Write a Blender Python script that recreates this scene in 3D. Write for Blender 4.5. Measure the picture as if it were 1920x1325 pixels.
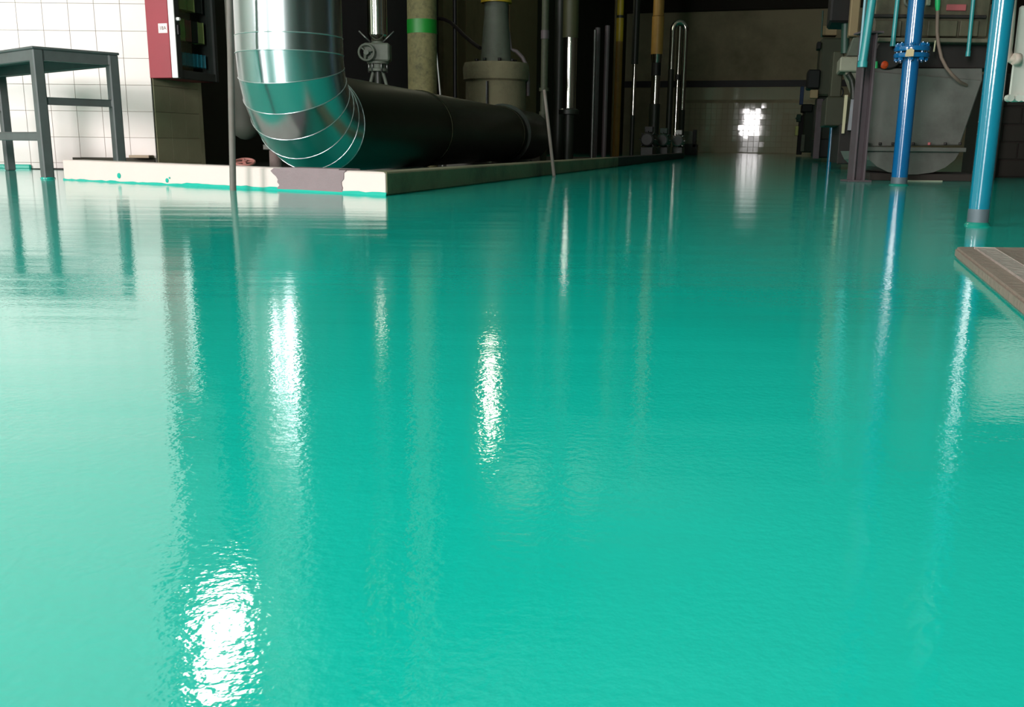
import bpy, bmesh, math, random
from mathutils import Vector, Matrix
random.seed(7)
S = bpy.context.scene
COL = S.collection
for o in list(bpy.data.objects):
    bpy.data.objects.remove(o)

# ------------------------------------------------------------------ camera
H, PITCH, ROLL, F = 0.21, math.radians(12.6), 0.010, 1750.0
_F = Vector((0, math.cos(PITCH), -math.sin(PITCH)))
_U0 = Vector((0, math.sin(PITCH), math.cos(PITCH)))
_R0 = Vector((1, 0, 0))
_R = _R0 * math.cos(ROLL) + _U0 * math.sin(ROLL)
_U = _U0 * math.cos(ROLL) - _R0 * math.sin(ROLL)
EYE = Vector((0, 0, H))
cam = bpy.data.cameras.new('camera')
cam.sensor_width = 36.0
cam.lens = F / 1920 * 36
cam.clip_start = 0.02
co = bpy.data.objects.new('camera', cam)
COL.objects.link(co)
M = Matrix((_R, _U, -_F)).transposed().to_4x4()
M.translation = EYE
co.matrix_world = M
S.camera = co

# ------------------------------------------------------------------ aisle axes
A = math.radians(15.0)
Q = Vector((math.sin(A), math.cos(A), 0))      # along the aisle
P = Vector((math.cos(A), -math.sin(A), 0))     # across it, to the right
Z = Vector((0, 0, 1))
def pq(p, q, z=0): return P * p + Q * q + Z * z
CEIL = 6.5

# ------------------------------------------------------------------ world, daylight, exposure
W = bpy.data.worlds.new('world'); S.world = W
W.use_nodes = True
W.node_tree.nodes['Background'].inputs[0].default_value = (0.75, 0.85, 1, 1)
W.node_tree.nodes['Background'].inputs[1].default_value = 0.4
S.view_settings.view_transform = 'Standard'
S.view_settings.look = 'None'
S.view_settings.gamma = 1
S.view_settings.exposure = 0.0
S.view_settings.use_curve_mapping = False
S.cycles.use_denoising = True
S.cycles.max_bounces = 8
BACKQ, LEFTP, RIGHTP, FARQ = -4.5, -5.25, 7.0, 35.0
def daylight(name, c, nrm, w, h, L, col):
    l = bpy.data.lights.new(name, 'AREA'); l.shape = 'RECTANGLE'
    l.size, l.size_y = w, h
    l.color = col
    l.energy = L * math.pi * w * h
    o = bpy.data.objects.new(name, l); COL.objects.link(o)
    zl = -nrm.normalized(); xl = Z.cross(zl).normalized(); yl = zl.cross(xl)
    m = Matrix((xl, yl, zl)).transposed().to_4x4(); m.translation = c
    o.matrix_world = m
    return o
# (wall, position along it, z0, z1, width, radiance, colour)
WIN_BACK = [(-1.68, 0.02, 2.95, 1.8, 64, (1, .958, .955)), (-8.0, 1.0, 3.9, 2.6, 52, (1, .958, .955))]  # second entry is an added window that lights the left wall and floor
SILL = 1.05                                      # below this height the doorway shows only the darker yard
YARD = 7.0
WIN_LEFT = [(7.9, 4.32, 5.5, 1.15, 30, (1, .97, .9)), (17.78, 3.95, 5.85, 1.4, 9, (1, .95, .72))]
for i, (p, z0, z1, w, L, c) in enumerate(WIN_BACK):
    if i == 0:
        daylight('yard_light', pq(p, BACKQ - .1, (z0 + SILL) / 2), Q, w, SILL - z0, YARD, c)
        z0 = SILL
    daylight('daylight', pq(p, BACKQ - .1, (z0 + z1) / 2), Q, w, z1 - z0, L, c)
for i, (q, z0, z1, w, L, c) in enumerate(WIN_LEFT):
    daylight('daylight', pq(LEFTP - .1, q, (z0 + z1) / 2), P, w, z1 - z0, L, c)

# ------------------------------------------------------------------ picture -> place
def ray(px, py): return _F + _R * ((px - 960) / F) + _U * ((662.5 - py) / F)
def fl(px, py, z=0.0):
    d = ray(px, py); t = (z - H) / d.z
    return EYE + d * t
def at(px, py, D):
    d = ray(px, py); return EYE + d * (D / d.y)
def zz(px, py, D): return at(px, py, D).z
def sc(D): return 1793.0 / D

# ------------------------------------------------------------------ materials
def lin(c):
    return tuple(((v / 255) / 12.92 if v / 255 <= .04045 else ((v / 255 + .055) / 1.055) ** 2.4) for v in c)
MATS = {}
def mat(name, rgb, rough=.5, metal=0, var=.18, scale=9, bump=0.0, bscale=60, coat=0, dirt=None, dirt_amt=.5, stretch=None):
    if name in MATS: return MATS[name]
    m = bpy.data.materials.new(name); m.use_nodes = True
    nt = m.node_tree; b = nt.nodes['Principled BSDF']
    c = lin(rgb)
    tc = nt.nodes.new('ShaderNodeTexCoord'); mp = nt.nodes.new('ShaderNodeMapping')
    nt.links.new(tc.outputs['Object'], mp.inputs[0])
    if stretch: mp.inputs['Scale'].default_value = stretch
    n = nt.nodes.new('ShaderNodeTexNoise'); n.inputs['Scale'].default_value = scale; n.inputs['Detail'].default_value = 6
    nt.links.new(mp.outputs[0], n.inputs['Vector'])
    mix = nt.nodes.new('ShaderNodeMix'); mix.data_type = 'RGBA'
    mix.inputs[6].default_value = (*[v * (1 - var) for v in c], 1)
    mix.inputs[7].default_value = (*[min(1, v * (1 + var)) for v in c], 1)
    nt.links.new(n.outputs['Fac'], mix.inputs[0])
    out = mix.outputs[2]
    if dirt:
        n2 = nt.nodes.new('ShaderNodeTexNoise'); n2.inputs['Scale'].default_value = scale * .4; n2.inputs['Detail'].default_value = 8
        n2.inputs['Roughness'].default_value = .7
        nt.links.new(mp.outputs[0], n2.inputs['Vector'])
        r = nt.nodes.new('ShaderNodeValToRGB'); r.color_ramp.elements[0].position = .48; r.color_ramp.elements[1].position = .7
        r.color_ramp.elements[1].color = (dirt_amt,) * 3 + (1,)
        nt.links.new(n2.outputs['Fac'], r.inputs[0])
        mx = nt.nodes.new('ShaderNodeMix'); mx.data_type = 'RGBA'
        nt.links.new(r.outputs[0], mx.inputs[0]); nt.links.new(out, mx.inputs[6]); mx.inputs[7].default_value = (*lin(dirt), 1)
        out = mx.outputs[2]
    nt.links.new(out, b.inputs['Base Color'])
    b.inputs['Roughness'].default_value = rough; b.inputs['Metallic'].default_value = metal
    if coat: b.inputs['Coat Weight'].default_value = coat; b.inputs['Coat Roughness'].default_value = .05
    if bump:
        nb = nt.nodes.new('ShaderNodeTexNoise'); nb.inputs['Scale'].default_value = bscale; nb.inputs['Detail'].default_value = 3
        nt.links.new(mp.outputs[0], nb.inputs['Vector'])
        bp = nt.nodes.new('ShaderNodeBump'); bp.inputs['Strength'].default_value = bump; bp.inputs['Distance'].default_value = .01
        nt.links.new(nb.outputs['Fac'], bp.inputs['Height']); nt.links.new(bp.outputs[0], b.inputs['Normal'])
    MATS[name] = m
    return m

def floor_material():
    m = bpy.data.materials.new('epoxy_floor'); m.use_nodes = True
    nt = m.node_tree; b = nt.nodes['Principled BSDF']
    tc = nt.nodes.new('ShaderNodeTexCoord')
    n = nt.nodes.new('ShaderNodeTexNoise'); n.inputs['Scale'].default_value = 1.3; n.inputs['Detail'].default_value = 5
    nt.links.new(tc.outputs['Object'], n.inputs['Vector'])
    mix = nt.nodes.new('ShaderNodeMix'); mix.data_type = 'RGBA'
    mix.inputs[6].default_value = (.004, .47, .37, 1); mix.inputs[7].default_value = (.006, .55, .445, 1)
    nt.links.new(n.outputs['Fac'], mix.inputs[0]); nt.links.new(mix.outputs[2], b.inputs['Base Color'])
    b.inputs['Roughness'].default_value = .06
    b.inputs['IOR'].default_value = 1.62
    # orange peel of the coating
    n1 = nt.nodes.new('ShaderNodeTexNoise'); n1.inputs['Scale'].default_value = 160; n1.inputs['Detail'].default_value = 2
    nt.links.new(tc.outputs['Object'], n1.inputs['Vector'])
    b1 = nt.nodes.new('ShaderNodeBump'); b1.inputs['Strength'].default_value = .045; b1.inputs['Distance'].default_value = .004
    nt.links.new(n1.outputs['Fac'], b1.inputs['Height'])
    # long trowel waves across the hall
    mp = nt.nodes.new('ShaderNodeMapping'); mp.inputs['Scale'].default_value = (.5, 3.0, 1); mp.inputs['Rotation'].default_value = (0, 0, .1)
    nt.links.new(tc.outputs['Object'], mp.inputs[0])
    n2 = nt.nodes.new('ShaderNodeTexNoise'); n2.inputs['Scale'].default_value = 2.2; n2.inputs['Detail'].default_value = 3
    nt.links.new(mp.outputs[0], n2.inputs['Vector'])
    b2 = nt.nodes.new('ShaderNodeBump'); b2.inputs['Strength'].default_value = .25; b2.inputs['Distance'].default_value = .006
    nt.links.new(n2.outputs['Fac'], b2.inputs['Height']); nt.links.new(b1.outputs[0], b2.inputs['Normal'])
    nt.links.new(b2.outputs[0], b.inputs['Normal'])
    return m

def glass_material():
    m = bpy.data.materials.new('cabinet_glass'); m.use_nodes = True
    nt = m.node_tree; nt.nodes.remove(nt.nodes['Principled BSDF'])
    t = nt.nodes.new('ShaderNodeBsdfTransparent'); t.inputs[0].default_value = (.82, .86, .84, 1)
    g = nt.nodes.new('ShaderNodeBsdfGlossy'); g.inputs['Roughness'].default_value = .06
    mx = nt.nodes.new('ShaderNodeMixShader'); mx.inputs[0].default_value = .04
    nt.links.new(t.outputs[0], mx.inputs[1]); nt.links.new(g.outputs[0], mx.inputs[2])
    nt.links.new(mx.outputs[0], nt.nodes['Material Output'].inputs[0])
    return m

FLOOR = floor_material()
TEAL = mat('teal_paint', (14, 160, 142), .25, var=.08)
TILE = mat('white_glazed_tile', (214, 202, 197), .38, var=.03, scale=3, dirt=(206, 192, 172), dirt_amt=.25)
TILEFAR = mat('old_glazed_tile', (214, 205, 172), .04, var=.06, scale=1.5)
GROUT = mat('tile_grout', (176, 167, 158), .9)
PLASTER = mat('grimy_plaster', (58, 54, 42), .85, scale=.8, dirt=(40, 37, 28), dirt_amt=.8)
PLASTERFAR = mat('cream_plaster', (206, 194, 158), .8, scale=.5, dirt=(120, 112, 84), dirt_amt=.7)
BEIGE = mat('beige_column_paint', (140, 122, 90), .75, scale=2, dirt=(90, 78, 54), dirt_amt=.8)
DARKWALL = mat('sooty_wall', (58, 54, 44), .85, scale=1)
CONC = mat('grey_concrete', (92, 90, 84), .85, bump=.3, scale=4)
KERB = mat('white_painted_concrete', (204, 189, 183), .6, var=.04, scale=4, dirt=(206, 190, 176), dirt_amt=.35, bump=.15, bscale=25)
PATCH = mat('bare_mortar', (128, 112, 114), .85, var=.12, scale=12, bump=.3)
GALV = mat('galvanised_sheet', (186, 194, 196), .23, 1, var=.08, scale=5, stretch=(1, 1, .15))
GALVRIM = mat('galvanised_rim', (205, 210, 212), .3, 1, var=.05)
LAGGING = mat('dull_lagging', (38, 39, 22), .42, .7, var=.25, scale=4)
CHROME = mat('polished_steel', (212, 208, 198), .14, 1, var=.04)
DULLSTEEL = mat('dull_steel', (120, 122, 118), .4, .8, scale=8, dirt=(60, 54, 46))
BENCH = mat('grey_bench_paint', (80, 84, 83), .55, scale=14, dirt=(70, 70, 66), dirt_amt=.6)
ROD = mat('worn_steel_rod', (104, 98, 92), .7, .1, scale=20, dirt=(90, 74, 60))
RED = mat('red_enamel', (144, 30, 44), .5, var=.1, scale=5, dirt=(116, 30, 38), dirt_amt=.4)
WHITE = mat('white_enamel', (240, 238, 234), .35, var=.02)
BLACK = mat('black_paint', (20, 20, 20), .5)
DARKGREY = mat('dark_grey_paint', (48, 50, 48), .5, scale=8)
OLIVE = mat('olive_breaker', (176, 180, 112), .6)
MAROON = mat('maroon_breaker', (168, 88, 90), .6)
TERM = mat('blue_terminal', (50, 160, 190), .5)
LABELW = mat('paper_label', (236, 222, 216), .8, var=.03)
INK = mat('label_ink', (96, 66, 70), .8)
WHEELRED = mat('red_oxide', (150, 92, 84), .6, dirt=(110, 80, 70))
PINKCON = mat('pinkish_concrete', (98, 82, 78), .85, scale=14, bump=.3)
SPECK = mat('speckled_insulation', (106, 102, 66), .8, var=.35, scale=45, dirt=(66, 66, 44), dirt_amt=.8)
SPECKDARK = mat('dark_speckled_coating', (74, 78, 60), .6, var=.4, scale=40)
GREENBAND = mat('green_band_paint', (14, 120, 34), .5)
PUMPG = mat('grey_green_casting', (88, 94, 82), .6, scale=14, dirt=(70, 74, 64), dirt_amt=.8)
INSUL = mat('plastered_insulation', (122, 116, 90), .85, var=.2, scale=5, dirt=(78, 72, 54), dirt_amt=.8, bump=.4)
YELLOW = mat('yellow_pipe_paint', (178, 152, 36), .42, scale=7, dirt=(120, 88, 30))
OCHRE = mat('ochre_pipe_paint', (134, 98, 36), .5, scale=7, dirt=(84, 66, 36))
TAN = mat('tan_pipe_paint', (176, 136, 70), .42, scale=7)
PIPEGREY = mat('mauve_grey_pipe', (98, 88, 90), .5)
PIPEDARK = mat('dark_pipe', (34, 38, 30), .45, scale=7)
CYAN = mat('cyan_pipe_paint', (14, 110, 132), .18, var=.10, scale=10, coat=1, bump=.03, bscale=90)
BLUE = mat('blue_pipe_paint', (14, 90, 140), .18, var=.10, scale=10, coat=1, bump=.03, bscale=90)
TEALPIPE = mat('teal_pipe_paint', (40, 132, 134), .35)
PALEBLUE = mat('pale_blue_paint', (120, 160, 170), .4)
BAREBASE = mat('bare_pipe_foot', (84, 96, 102), .6, .3, scale=30)
MACH = mat('machine_olive_grey', (88, 84, 66), .55, scale=5, dirt=(46, 42, 34), dirt_amt=.9)
MACHDARK = mat('machine_dark_brown', (38, 33, 31), .6, scale=6)
HOPPER = mat('hopper_sheet', (104, 104, 98), .55, .1, var=.25, scale=3, dirt=(66, 62, 58), dirt_amt=.75)
POST = mat('purplish_post_paint', (78, 68, 72), .6, scale=12, dirt=(60, 52, 50), dirt_amt=.7)
MACHLIGHT = mat('light_grey_housing', (150, 150, 132), .55, scale=10, dirt=(120, 118, 100), dirt_amt=.6)
ORANGE = mat('orange_tip', (206, 72, 20), .5)
GREENTIP = mat('green_grip', (30, 190, 110), .4)
HOSE = mat('grey_brown_hose', (128, 108, 96), .6)
CREAMBOX = mat('cream_switch_box', (190, 188, 178), .5, var=.06, scale=6, dirt=(150, 142, 130), dirt_amt=.6)
CONDUIT = mat('pale_conduit', (196, 176, 164), .5, var=.1)
SLAB = mat('brownish_slab', (128, 112, 100), .75, var=.15, scale=9, bump=.3, dirt=(96, 84, 76), dirt_amt=.6)
TANPAPER = mat('tan_tag', (200, 178, 136), .7)
WOOD = mat('weathered_wood', (170, 150, 128), .8, stretch=(1, 12, 1))
BROWNBLOCK = mat('brown_brick', (42, 34, 29), .85, scale=8)
CREAM = mat('cream_strip', (196, 188, 156), .6)
GREENMACH = mat('dark_green_casting', (36, 66, 54), .5)
GLASS = glass_material()

# ------------------------------------------------------------------ mesh builder
class MB:
    def __init__(s): s.b = bmesh.new()
    def _merge(s, t):
        me = bpy.data.meshes.new('t'); t.to_mesh(me); t.free(); s.b.from_mesh(me); bpy.data.meshes.remove(me); return s
    def box(s, c, x, y, z, sx, sy, sz, bev=0.0):
        """box centred at c with unit axes x,y,z and full sizes"""
        t = bmesh.new(); bmesh.ops.create_cube(t, size=1)
        for v in t.verts: v.co = Vector(c) + x * (v.co.x * sx) + y * (v.co.y * sy) + z * (v.co.z * sz)
        if bev: bmesh.ops.bevel(t, geom=t.edges[:], offset=bev, segments=1, affect='EDGES')
        return s._merge(t)
    def hexa(s, pts, bev=0.0):
        """8 points: 4 front (ccw) then 4 back"""
        t = bmesh.new(); v = [t.verts.new(p) for p in pts]
        for f in ((0, 1, 2, 3), (7, 6, 5, 4), (0, 4, 5, 1), (1, 5, 6, 2), (2, 6, 7, 3), (3, 7, 4, 0)): t.faces.new([v[i] for i in f])
        bmesh.ops.recalc_face_normals(t, faces=t.faces[:])
        if bev: bmesh.ops.bevel(t, geom=t.edges[:], offset=bev, segments=1, affect='EDGES')
        return s._merge(t)
    def pbox(s, x0, y0, x1, y1, D, depth, bev=.004):
        """box whose front face spans a picture rectangle at distance D, square to the hall floor"""
        a, b_, c, d = at(x0, y1, D), at(x1, y1, D), at(x1, y0, D), at(x0, y0, D)
        z0 = max(.0, (a.z + b_.z) / 2); z1 = (c.z + d.z) / 2
        xl, xr = (a.x + d.x) / 2, (b_.x + c.x) / 2
        f = [Vector((xl, D, z0)), Vector((xr, D, z0)), Vector((xr, D, z1)), Vector((xl, D, z1))]
        return s.hexa(f + [p + Q * depth for p in f], bev)
    def tube(s, path, r, n=14, cap=True):
        """swept tube; r is a number or one radius per point"""
        t = bmesh.new(); path = [Vector(p) for p in path]; rr = r if isinstance(r, (list, tuple)) else [r] * len(path)
        rings = []; ref = None
        for i, p in enumerate(path):
            d = (path[min(i + 1, len(path) - 1)] - path[max(i - 1, 0)]).normalized()
            if ref is None:
                ref = Vector((1, 0, 0)) if abs(d.x) < .9 else Vector((0, 1, 0))
            u = (ref - d * ref.dot(d)).normalized(); w = d.cross(u); ref = u
            rings.append([t.verts.new(p + (u * math.cos(2 * math.pi * k / n) + w * math.sin(2 * math.pi * k / n)) * rr[i]) for k in range(n)])
        for a, b_ in zip(rings, rings[1:]):
            for k in range(n):
                f = t.faces.new((a[k], a[(k + 1) % n], b_[(k + 1) % n], b_[k])); f.smooth = True
        if cap:
            t.faces.new(rings[0][::-1]); t.faces.new(rings[-1])
        bmesh.ops.recalc_face_normals(t, faces=t.faces[:])
        for e in t.edges:
            if len(e.link_faces) == 2 and e.calc_face_angle(0) > .8: e.smooth = False
        return s._merge(t)
    def cyl(s, a, b_, r, r2=None, n=20):
        return s.tube([a, b_], [r, r if r2 is None else r2], n)
    def lathe(s, c, prof, n=28, axis=Z):
        """profile of (radius, height) about axis through c"""
        t = bmesh.new(); u = Vector((1, 0, 0)) if abs(axis.x) < .9 else Vector((0, 1, 0))
        u = (u - axis * u.dot(axis)).normalized(); w = axis.cross(u); rings = []
        for r, h in prof:
            rings.append([t.verts.new(Vector(c) + axis * h + (u * math.cos(2 * math.pi * k / n) + w * math.sin(2 * math.pi * k / n)) * max(r, 1e-4)) for k in range(n)])
        for i, (a, b_) in enumerate(zip(rings, rings[1:])):
            for k in range(n):
                f = t.faces.new((a[k], a[(k + 1) % n], b_[(k + 1) % n], b_[k])); f.smooth = True
        t.faces.new(rings[0][::-1]); t.faces.new(rings[-1])
        bmesh.ops.recalc_face_normals(t, faces=t.faces[:])
        for e in t.edges:
            if len(e.link_faces) == 2 and e.calc_face_angle(0) > .6: e.smooth = False
        return s._merge(t)
    def torus(s, c, axis, R, r, n=28, m=8, a0=0, a1=2 * math.pi):
        axis = axis.normalized(); u = Vector((1, 0, 0)) if abs(axis.x) < .9 else Vector((0, 1, 0))
        u = (u - axis * u.dot(axis)).normalized(); w = axis.cross(u); t = bmesh.new(); rings = []
        for i in range(n):
            th = 2 * math.pi * i / n; d = u * math.cos(th) + w * math.sin(th)
            rings.append([t.verts.new(Vector(c) + d * (R + r * math.cos(2 * math.pi * k / m)) + axis * (r * math.sin(2 * math.pi * k / m))) for k in range(m)])
        for i in range(n):
            a, b_ = rings[i], rings[(i + 1) % n]
            for k in range(m):
                f = t.faces.new((a[k], b_[k], b_[(k + 1) % m], a[(k + 1) % m])); f.smooth = True
        bmesh.ops.recalc_face_normals(t, faces=t.faces[:])
        return s._merge(t)
    def prism(s, poly, d):
        """closed polygon of points pushed along vector d"""
        t = bmesh.new(); a = [t.verts.new(p) for p in poly]; b_ = [t.verts.new(Vector(p) + d) for p in poly]
        t.faces.new(a); t.faces.new(b_[::-1]); n = len(a)
        for k in range(n): t.faces.new((a[k], b_[k], b_[(k + 1) % n], a[(k + 1) % n]))
        bmesh.ops.recalc_face_normals(t, faces=t.faces[:])
        return s._merge(t)
    def build(s, name, material, parent=None, origin=None):
        me = bpy.data.meshes.new(name)
        org = Vector(WORLD[parent.name]) if parent else (Vector(origin) if origin is not None else Vector((0, 0, 0)))
        for v in s.b.verts: v.co -= org
        s.b.to_mesh(me); s.b.free(); me.materials.append(material)
        o = bpy.data.objects.new(name, me); COL.objects.link(o)
        if parent: o.parent = parent
        else: o.location = org
        WORLD[o.name] = tuple(org)
        return o
WORLD = {}
def thing(name, loc, label, cat, group=None):
    o = bpy.data.objects.new(name, None); o.empty_display_size = .1; COL.objects.link(o); o.location = loc
    WORLD[o.name] = tuple(loc)
    return tag(o, label, cat, group)
def tag(o, label, cat, group=None):
    o['label'] = label; o['category'] = cat
    if group: o['group'] = group
    return o
def struct(o, label=None):
    o['kind'] = 'structure'
    if label: o['label'] = label
    return o
def stuff(o): o['kind'] = 'stuff'; return o

# ================================================================== the setting
me = MB(); me.box(pq(0, 15, -.05), P, Q, Z, 26, 46, .1)
struct(me.build('floor', FLOOR), 'glossy teal epoxy floor of the hall')
me = MB(); me.box(pq(0, 15, CEIL + .1), P, Q, Z, 26, 46, .2)
struct(me.build('ceiling', mat('whitewashed_ceiling', (196, 194, 186), .9)))

def wall_with_holes(name, origin, along, nrm, u0, u1, z1, holes, m, th=.25):
    """wall slab in the plane through origin; inner face at origin, thickness away from nrm; holes are (u0,u1,z0,z1)"""
    b = MB(); us = sorted({u0, u1, *[h[0] for h in holes], *[h[1] for h in holes]})
    for a, c in zip(us, us[1:]):
        mid = (a + c) / 2; hs = [h for h in holes if h[0] < mid < h[1]]
        spans = [(0, z1)] if not hs else [(0, hs[0][2]), (hs[0][3], z1)]
        for za, zb in spans:
            b.box(origin + along * mid - nrm * (th / 2) + Z * ((za + zb) / 2), along, nrm, Z, c - a, th, zb - za)
    return struct(b.build(name, m))
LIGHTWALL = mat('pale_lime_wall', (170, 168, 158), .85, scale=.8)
hb = [(p - w / 2, p + w / 2, 0 if z0 < .1 else z0, z1) for p, z0, z1, w, L, c in WIN_BACK]
wall_with_holes('wall_back', pq(0, BACKQ), P, Q, -12, RIGHTP, CEIL, sorted(hb), LIGHTWALL)
hl = [(q - w / 2, q + w / 2, z0, z1) for q, z0, z1, w, L, c in WIN_LEFT]
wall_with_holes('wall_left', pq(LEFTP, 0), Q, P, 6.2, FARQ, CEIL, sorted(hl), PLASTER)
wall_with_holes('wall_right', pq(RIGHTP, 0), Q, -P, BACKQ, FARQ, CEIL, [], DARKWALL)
wall_with_holes('wall_side', pq(-12, 0), Q, P, BACKQ, 11.2, CEIL, [], LIGHTWALL)
wall_with_holes('wall_rear', pq(0, 11), P, -Q, -12, LEFTP - .2, CEIL, [], LIGHTWALL)
wf = wall_with_holes('wall_far', pq(0, FARQ), P, -Q, LEFTP, RIGHTP, CEIL, [], PLASTERFAR)
WORLD['wall_far'] = (0, 0, 0)

nwin = 0
FRAME = mat('window_frame_paint', (96, 100, 98), .5)
def window(c, along, nrm, w, h, nx, nz):
    global nwin; nwin += 1
    b = MB(); t = .06
    for sx in (-1, 1): b.box(c + along * (sx * (w / 2 - t / 2)), along, nrm, Z, t, .12, h)
    for sz in (-1, 1): b.box(c + Z * (sz * (h / 2 - t / 2)), along, nrm, Z, w - 2 * t, .12, t)
    o = struct(b.build('window_%d' % nwin, FRAME, origin=c))
    for i in range(1, nx):
        m = MB(); m.box(c + along * (-w / 2 + w * i / nx), along, nrm, Z, .035, .05, h - 2 * t); m.build('glazing_bar', FRAME, o)
    for i in range(1, nz):
        m = MB(); m.box(c + Z * (-h / 2 + h * i / nz), along, nrm, Z, w - 2 * t, .04, .035); m.build('glazing_bar', FRAME, o)
p, z0, z1, w, L, c = WIN_BACK[0]
b = MB()
for sx in (-1, 1): b.box(pq(p + sx * (w / 2 - .03), BACKQ - .02, z1 / 2), P, Q, Z, .06, .14, z1)
b.box(pq(p, BACKQ - .02, z1 - .03), P, Q, Z, w - .12, .14, .06)
struct(b.build('door_1', FRAME, origin=pq(p, BACKQ)))
p, z0, z1, w, L, c = WIN_BACK[1]
window(pq(p, BACKQ - .02, (z0 + z1) / 2), P, Q, w, z1 - z0, 3, 3)  # added window out of view, brightens the left side
for q, z0, z1, w, L, c in WIN_LEFT: window(pq(LEFTP - .02, q, (z0 + z1) / 2), Q, P, w, z1 - z0, 1, 2)

# ---- white tiled wall at the left, ending in a pillar whose side faces the aisle
DW = 7.2
X1 = at(283, 150, DW).x
T = .1905
TH = Z * 0
GAP = .0022
Y0 = Vector((0, 1, 0))
PART = 3.3
pil_c = Vector((X1, DW, 0))
wall_white = MB()
wall_white.hexa([pil_c + Vector((-6.5, .008, 0)), pil_c + Vector((-.006, .008, 0)), pil_c + Vector((-.006, .008, PART)), pil_c + Vector((-6.5, .008, PART)),
                 pil_c + Vector((-6.5, .63, 0)), pil_c + Vector((-.006, .008, 0)) + Q * .65, pil_c + Vector((-.006, .008, PART)) + Q * .65, pil_c + Vector((-6.5, .63, PART))])
wall_white.box(pil_c + Vector((-3.3, .07, (PART + CEIL) / 2)), _R0, Y0, Z, 6.3, .12, CEIL - PART)
wallw = struct(wall_white.build('wall_front', GROUT, origin=pil_c), 'white tiled wall ending in a pillar at the left')
def tile_mesh(name, w, h, d, material):
    b = MB(); b.box((0, 0, 0), Vector((1, 0, 0)), Vector((0, 1, 0)), Z, w, d, h, .0012)
    m = bpy.data.meshes.new(name); b.b.to_mesh(m); b.b.free(); m.materials.append(material); return m
tm = tile_mesh('tile', T - GAP, T - GAP, .008, TILE)
zr = at(200, 58, DW).z - 6 * T          # one of the joints falls on the photo's row
k0 = 0
while zr - T > 0.0: zr -= T
BASEZ = .085
nrow_ind = 13
def put(mesh, name, parent, loc, rot):
    o = bpy.data.objects.new(name, mesh); COL.objects.link(o); o.parent = parent
    o.location = loc; o.rotation_euler = rot; return o
rest = MB()
for r in range(-1, 33):
    z0 = zr + r * T; z1 = z0 + T
    if z1 < .03: continue
    for c in range(0, 26):
        xc = -(c + .5) * T
        lo = 0.0
        if c < 3: lo = BASEZ
        a, b_ = max(z0, lo), min(z1, CEIL if c > 0 else PART)
        if b_ - a < .02: continue
        full = (b_ - a) > T - .001
        if full and r < nrow_ind and c < 9:
            put(tm, 'tile', wallw, (xc, .004, z0 + T / 2), (random.uniform(-.0015, .0015), 0, random.uniform(-.0015, .0015)))
        elif r < nrow_ind and c < 9:
            m = MB(); m.box((0, 0, 0), _R0, Y0, Z, T - GAP, .008, b_ - a - GAP, .0012)
            mm = bpy.data.meshes.new('cut_tile'); m.b.to_mesh(mm); m.b.free(); mm.materials.append(TILE)
            put(mm, 'tile', wallw, (xc, .004, (a + b_) / 2), (0, 0, 0))
        else:
            rest.box(pil_c + Vector((xc, .004, (a + b_) / 2)), _R0, Y0, Z, T - GAP, .008, b_ - a - GAP)
# the pillar's side
TILEDIM = mat('shaded_glazed_tile', (178, 172, 140), .3, var=.06, scale=3, dirt=(140, 134, 104), dirt_amt=.6)  # tile colour darkened for the shade on the side turned from the door
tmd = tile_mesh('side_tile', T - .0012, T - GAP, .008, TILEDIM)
side0 = Vector((0, .0, 0))
for r in range(0, 33):
    z0 = zr + r * T
    if z0 + T > PART: break
    for c in range(3):
        ctr = Q * ((c + .5) * T + .02) + P * .000 + Z * (z0 + T / 2)
        if r < nrow_ind:
            put(tmd, 'tile', wallw, ctr, (0, 0, -A + math.pi / 2))
        else:
            rest.box(pil_c + ctr, Q, P, Z, T - GAP, .008, T - GAP)
m = MB(); m.box(pil_c + Q * (3 * T + .045) + Z * (PART / 2), Q, P, Z, .05, .008, PART); m.build('edge_strip', TILEDIM, wallw)
stuff(rest.build('upper_tiles', TILE, wallw))
m = MB(); m.box(pil_c + Vector((-.32, -.006, BASEZ / 2)), _R0, Y0, Z, .62, .012, BASEZ)
struct(m.build('baseboard_left', DARKWALL))
m = MB(); m.box(pil_c + Vector((-2.1, -.01, .012)), _R0, Y0, Z, 2.3, .03, .034, .008)
struct(m.build('baseboard_front', TEAL), 'teal floor coating turned up along the tiled wall')

# beige columns on the aisle wall
def trim(n, q, w, d, z1, m):
    b = MB(); b.box(pq(LEFTP + d / 2, q, z1 / 2), P, Q, Z, d, w, z1, .01); return struct(b.build('trim_%d' % n, m))
def wall_q(px):                     # where the picture column px meets the left aisle wall
    d = ray(px, 200); d = Vector((d.x, d.y, 0)); return (d * (LEFTP / d.dot(P))).dot(Q)
qa, qb = wall_q(822), wall_q(849); trim(1, (qa + qb) / 2, qb - qa, .10, CEIL, BEIGE)
qa, qb = wall_q(858), wall_q(897); trim(2, (qa + qb) / 2, qb - qa, .16, CEIL, BEIGE)
qa, qb = wall_q(952), wall_q(1003); trim(3, (qa + qb) / 2, qb - qa, .03, CEIL, BEIGE)
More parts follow.
